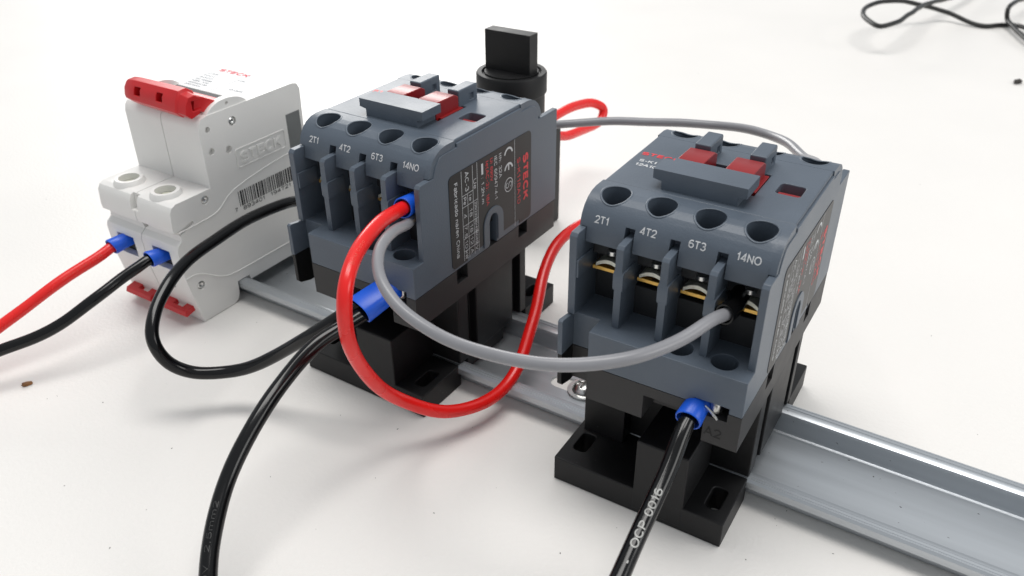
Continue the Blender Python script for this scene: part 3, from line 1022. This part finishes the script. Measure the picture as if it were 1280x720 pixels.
# ================================================================== selector switch
sel = thing('selector_switch', 'black rotary selector switch with a flat knob standing behind a contactor', 'switch', (-85, 80, 0))
part('contact_block', solid('contact_block', box(-14, 14, -13, 13, 0.1, 40), add=[box(-11, 11, -14.5, 14.5, 6, 34)], bevel=0.6), 'black', sel)
part('neck', lathe([(0, 39), (10.2, 39), (10.2, 46), (12.3, 46), (12.3, 55.5), (0, 55.5)], 48), 'black', sel)
part('collar', solid('collar', lathe([(0, 55), (12.7, 55), (13.0, 55.4), (13.0, 62.2), (12.6, 62.8), (11.0, 62.8), (10.5, 61.8), (0, 61.8)], 64), bevel=0), 'black', sel)
kn = solid('knob', box(-9.6, 9.4, -2.7, 2.7, 61, 77.2), add=[cyl(0, 0, 9.9, 'z', 60.9, 62.9, 40)], bevel=0.4)
part('knob', kn, 'black', sel)

# ================================================================== wires
def wire(name, label, pts, r, m, cat='wire', group=None):
    p = Path(pts, wob=0.16)
    o = part(name, p.wire(r), m)
    tag(o, label, cat, group)
    return o, p


# red wire looping from one contactor to behind the other
o, p = wire('red_wire', 'thick red wire looping low in front of the rail between the two contactors',
            [klocal(1, 39.3, -22, 63.6), klocal(1, 39.2, -28, 63.0), at(499, 262, 213), at(475, 279, 205), at(446, 315, 195), at(432, 362, 189), at(433, 415, 193),
             at(455, 463, 206), at(500, 500, 222), at(556, 514, 231), at(610, 501, 238), at(644, 465, 246), at(667, 400, 254), at(679, 343, 262),
             at(697, 304, 269), at(727, 281, 276), at(765, 266, 282), klocal(2, 6, 44, 58), klocal(2, 6.5, 34, 63)], 1.8, 'redwire')
part('ferrule', ferrule(p, 1.5, 10.2, 2.1, 2.75), 'blue', o)
part('printed_text', Print(p.print_fn(252, 1.83, CAM, 1)).text('2,5mm2  450/750V  BCM', 0, 0, 22, 0.95).mesh('printed_text'), 'inkpale', o)
part('printed_text', Print(p.print_fn(36, 1.83, CAM, -1)).text('BCM Cabo', 0, 0, 8, 0.9).mesh('printed_text'), 'inkpale', o)

# grey wire between the two terminals marked 14NO
o, p = wire('grey_wire', 'grey wire sagging in front from one contactor terminal to the other',
            [klocal(1, 39.5, -22, 59.5), klocal(1, 39.3, -28, 59), at(511, 279, 216), at(490, 290, 206), at(475, 313, 197), at(477, 347, 189), at(499, 384, 184), at(540, 415, 179),
             at(600, 440, 172), at(660, 453, 166), at(720, 456, 163), at(790, 447, 164), at(850, 425, 169), at(890, 399, 174), klocal(2, 37.4, -28, 60.6), klocal(2, 37.3, -21, 62.6)], 1.38, 'greywire')
L = p.s[-1]
part('ferrule', ferrule(p, L - 1.5, L - 11.0, 2.0, 2.3, 0.45), 'blackwire', o)
part('conductor', p.tube([(L - 1.4, 0.9), (L, 0.9)], 14), 'screw', o)

# grey wire going round behind
o, p = wire('grey_wire', 'grey wire arching behind the contactors above the table',
            [Vector((-74, 78, 30)), Vector((-66, 74, 44)), at(660, 162, 305), at(697, 156, 300), at(760, 152, 300), at(830, 152.5, 297), at(900, 157, 290), at(950, 166, 278),
             at(985, 179, 264), at(1006, 196, 250), klocal(2, 37, 40, 66), klocal(2, 37, 30, 65)], 1.45, 'greywire')

# red wire of the selector switch
o, p = wire('red_wire', 'red wire loop beside the black selector switch',
            [Vector((-74, 82, 26)), at(668, 165, 335), at(697, 143, 350), at(722, 131, 362), at(742, 129, 370), at(755, 137, 374), at(751, 150, 374), at(733, 161, 366), at(710, 169, 352),
             at(680, 176, 336), Vector((-76, 72, 14))], 1.95, 'redwire')

# black wire with the big loop beside the circuit breaker
o, p = wire('black_wire', 'black wire in a wide loop from the twin ferrule to behind the circuit breaker',
            [klocal(1, 37.0, -31, 41.5), klocal(1, 36.2, -35, 40.2), at(466, 371, 226), at(440, 387, 224), at(400, 411, 227), at(342, 446, 237), at(292, 464, 242), at(243, 466, 240),
             at(209, 452, 236), at(191, 424, 233), at(194, 390, 236), at(207, 359, 241), at(222, 338, 246), at(242, 319, 252), at(271, 299, 260), at(313, 273, 272), at(354, 255.5, 283), at(400, 242, 297),
             Vector((-118, 56, 34)), Vector((-136, 60, 27)), Vector((-143.5, 48, 24)), Vector((-143.5, 34, 24))], 1.82, 'blackwire')
# black wire running out of the picture towards the viewer
o, p = wire('black_wire', 'black wire curving away from the twin ferrule over the bare table',
            [klocal(1, 35.5, -31, 39), klocal(1, 34.7, -35, 37.6), at(470, 383, 225), at(440, 402, 221), at(392, 433, 215), at(346, 486, 208), at(308, 550, 200), at(281, 612, 194),
             at(265, 672, 188), at(259, 725, 183), at(262, 800, 178), at(280, 900, 171)], 2.02, 'blackwire')
part('printed_text', Print(p.print_fn(104, 2.05, at(0, 560, 120), -1)).text('BCM  Cabo Flexivel  450/750V  2,5mm2', 0, 0, 60, 1.25).mesh('printed_text'), 'inkdim', o)
# the twin ferrule that holds both (an oval sleeve)
qe = (at(447, 382.5, 223.5) + at(451, 393, 222)) / 2
qi = klocal(1, 36.0, -33.5, 40.2)
fp = Path([qi, qi.lerp(qe, 0.35), qi.lerp(qe, 0.7), qe, qe + (qe - qi) * 0.3])
FL = (qe - qi).length
tw = bmesh.new()
rings = []
d = (at(440, 387, 224) - at(440, 402, 221))
for s, sc_ in ((0.5, 0.9), (FL * 0.5, 0.97), (FL - 0.3, 1.03), (FL, 1.0), (FL, 0.92), (FL * 0.5, 0.86), (0.5, 0.78)):
    c, t, n = fp.sample(s)
    dd = (d - t * d.dot(t)).normalized()
    bb = t.cross(dd)
    ring = []
    for i in range(36):
        a = 2 * math.pi * i / 36
        ca, sa = math.cos(a), math.sin(a)
        ring.append(tw.verts.new(c + dd * (sc_ * (2.15 * (1 if ca > 0 else -1) * min(1, abs(ca) * 1.6) + 2.5 * ca)) * 0.95 + bb * (2.75 * sc_ * sa)))
    rings.append(ring)
for A, B in zip(rings, rings[1:] + rings[:1]):
    for i in range(36):
        tw.faces.new((A[i], A[(i + 1) % 36], B[(i + 1) % 36], B[i]))
bmesh.ops.recalc_face_normals(tw, faces=tw.faces[:])
part('twin_ferrule', tw, 'blue', o)

# black wire at the coil of the nearer contactor, with printed marking
o, p = wire('black_wire', 'black wire printed OCP 0016 plugged into a contactor coil by a blue ferrule',
            [klocal(2, 35.2, -30, 39.2), klocal(2, 34.7, -34.5, 38.2), at(863, 520, 185.5), at(853, 541, 183), at(840, 574, 180.5), at(822, 614, 177), at(798, 667, 171), at(774, 721, 165), at(745, 790, 157), at(725, 840, 150)], 1.93, 'blackwire')
part('ferrule', ferrule(p, 1.8, 9.6, 2.55, 3.0, 0.4), 'blue', o)
# strands peeping out beside the ferrule
st = merge(*[Path([klocal(2, 36.8 + k * 0.25, -35.9, 39.9 - k * 0.25), klocal(2, 38.4 + k * 0.2, -36.3, 39.2 - k * 0.3), klocal(2, 39.8 + k * 0.12, -36.6, 38.3 - k * .25)]).wire(0.26) for k in range(3)])
part('strand', st, 'screw', o)
pf = None
for target_uv in ((803, 651),):
    best = min(range(len(p.p)), key=lambda i: (p.p[i] - at(target_uv[0], target_uv[1], 174)).length)
    pf = p.s[best]
part('printed_text', Print(p.print_fn(pf, 1.97, CAM, -1)).text('OCP 0016', 0, 0, 14.4, 1.9, 0.17).text('-', -10.6, 0, 0.9, 1.9, 0.17).mesh('printed_text'), 'inkcable', o)

# supply wires at the circuit breaker
o, p = wire('red_wire', 'red wire leaving the circuit breaker by a blue ferrule',
            [Vector((-161.2, -30, 25.2)), Vector((-161.6, -36, 25)), at(146, 304, 280), at(128, 317, 277), at(98, 336, 273), at(50, 371, 267), at(0, 409, 261), at(-60, 455, 254)], 1.78, 'redwire')
part('ferrule', ferrule(p, 3.5, 12.8, 2.1, 2.8), 'blue', o)
part('printed_text', Print(p.print_fn(24, 1.81, CAM, 1)).text('BCM Cabo Flexivel', 0, 0, 14, 0.95).mesh('printed_text'), 'inkpale', o)
o, p = wire('black_wire', 'black wire leaving the circuit breaker by a blue ferrule',
            [Vector((-143.5, -30, 24.4)), Vector((-144.4, -36, 24)), at(192, 321, 272), at(174, 333, 269), at(150, 348, 266), at(122, 370, 262), at(80, 403, 258), at(40, 424, 255), at(0, 439, 252), at(-60, 460, 248)], 1.78, 'blackwire')
part('ferrule', ferrule(p, 3.0, 12.0, 2.1, 2.8), 'blue', o)

# thin black cables lying far back on the table
o, p = wire('black_cable', 'thin black cable with an open loop lying far back on the table',
            [on_z(1290, -60, 3), on_z(1240, -25, 5), on_z(1190, -3, 10), on_z(1158, 5, 15), on_z(1138, 17, 18), on_z(1120, 28, 18), on_z(1100, 33, 17), on_z(1086, 27, 17), on_z(1079, 17, 18), on_z(1086, 7, 18),
             on_z(1105, 2, 18), on_z(1132, 2, 16), on_z(1155, 7, 12), on_z(1185, 16, 6), on_z(1212, 28, 2.5), on_z(1232, 33, 1.5), on_z(1250, 31, 1.6), on_z(1266, 31, 2.5), on_z(1284, 36, 4), on_z(1330, 60, 4)], 1.5, 'cable', 'cable')
o, p = wire('black_cable', 'thin black cable bent sharply beside the other cable on the table',
            [on_z(1340, -20, 2), on_z(1290, -4, 10), on_z(1268, 3, 14), on_z(1260, 13, 12), on_z(1259, 24, 6), on_z(1267, 34, 4.5), on_z(1282, 48, 4), on_z(1330, 80, 2)], 1.5, 'cable', 'cable')

# ================================================================== debris
def lump(name, r, seed, flat=0.5, elong=1.0):
    bm = bmesh.new()
    bmesh.ops.create_icosphere(bm, subdivisions=2, radius=r)
    rr = random.Random(seed)
    for v in bm.verts:
        v.co *= rr.uniform(0.65, 1.25)
        v.co.z *= flat
        v.co.x *= elong
    zmin = min(v.co.z for v in bm.verts)
    for v in bm.verts:
        v.co.z -= zmin
    return to_mesh(name, bm, 30)


c = on_z(34, 481, 0)
me = lump('crumb', 1.1, 5, 0.32, 1.45)
cr = part('crumb', me, 'crumb')
cr.location = c * S
cr.rotation_euler.z = 0.9
tag(cr, 'small brown crumb lying alone on the bare table', 'crumb')
c = on_z(1272, 104, 0)
cr = part('scrap', lump('scrap', 1.9, 9, 0.6, 2.0), 'speck')
cr.location = c * S
cr.rotation_euler.z = 1.1
tag(cr, 'tiny dark scrap on the table far behind the rail', 'scrap')
sp = bmesh.new()
spots = [(215, 560), (305, 547), (211, 481), (140, 682), (185, 640), (82, 610), (338, 595), (130, 500), (60, 500), (72, 493), (500, 538), (470, 600), (428, 520), (560, 560), (620, 610),
         (770, 662), (968, 655), (1042, 690), (985, 640), (1110, 560), (1165, 420), (1220, 545), (1255, 660), (870, 90), (950, 60), (1148, 230), (1100, 90), (420, 40), (90, 180), (60, 250), (1215, 350), (540, 640), (395, 660), (700, 690), (967, 646), (930, 700), (590, 535), (320, 400), (255, 428)]
rr = random.Random(11)
for (u, v) in spots:
    c = on_z(u + rr.uniform(-3, 3), v + rr.uniform(-3, 3), 0.05)
    r = rr.uniform(0.05, 0.13)
    mt = Matrix.Translation(c) @ Matrix.Rotation(rr.uniform(0, 3.1), 4, 'Z') @ Matrix.Diagonal((rr.uniform(1, 3.0), 1, 0.5, 1))
    bmesh.ops.create_icosphere(sp, subdivisions=1, radius=r, matrix=mt)
so = part('dust_specks', to_mesh('dust_specks', sp, 0), 'speck')
tag(so, 'scattered dark dust specks on the white table', 'dust', kind='stuff')
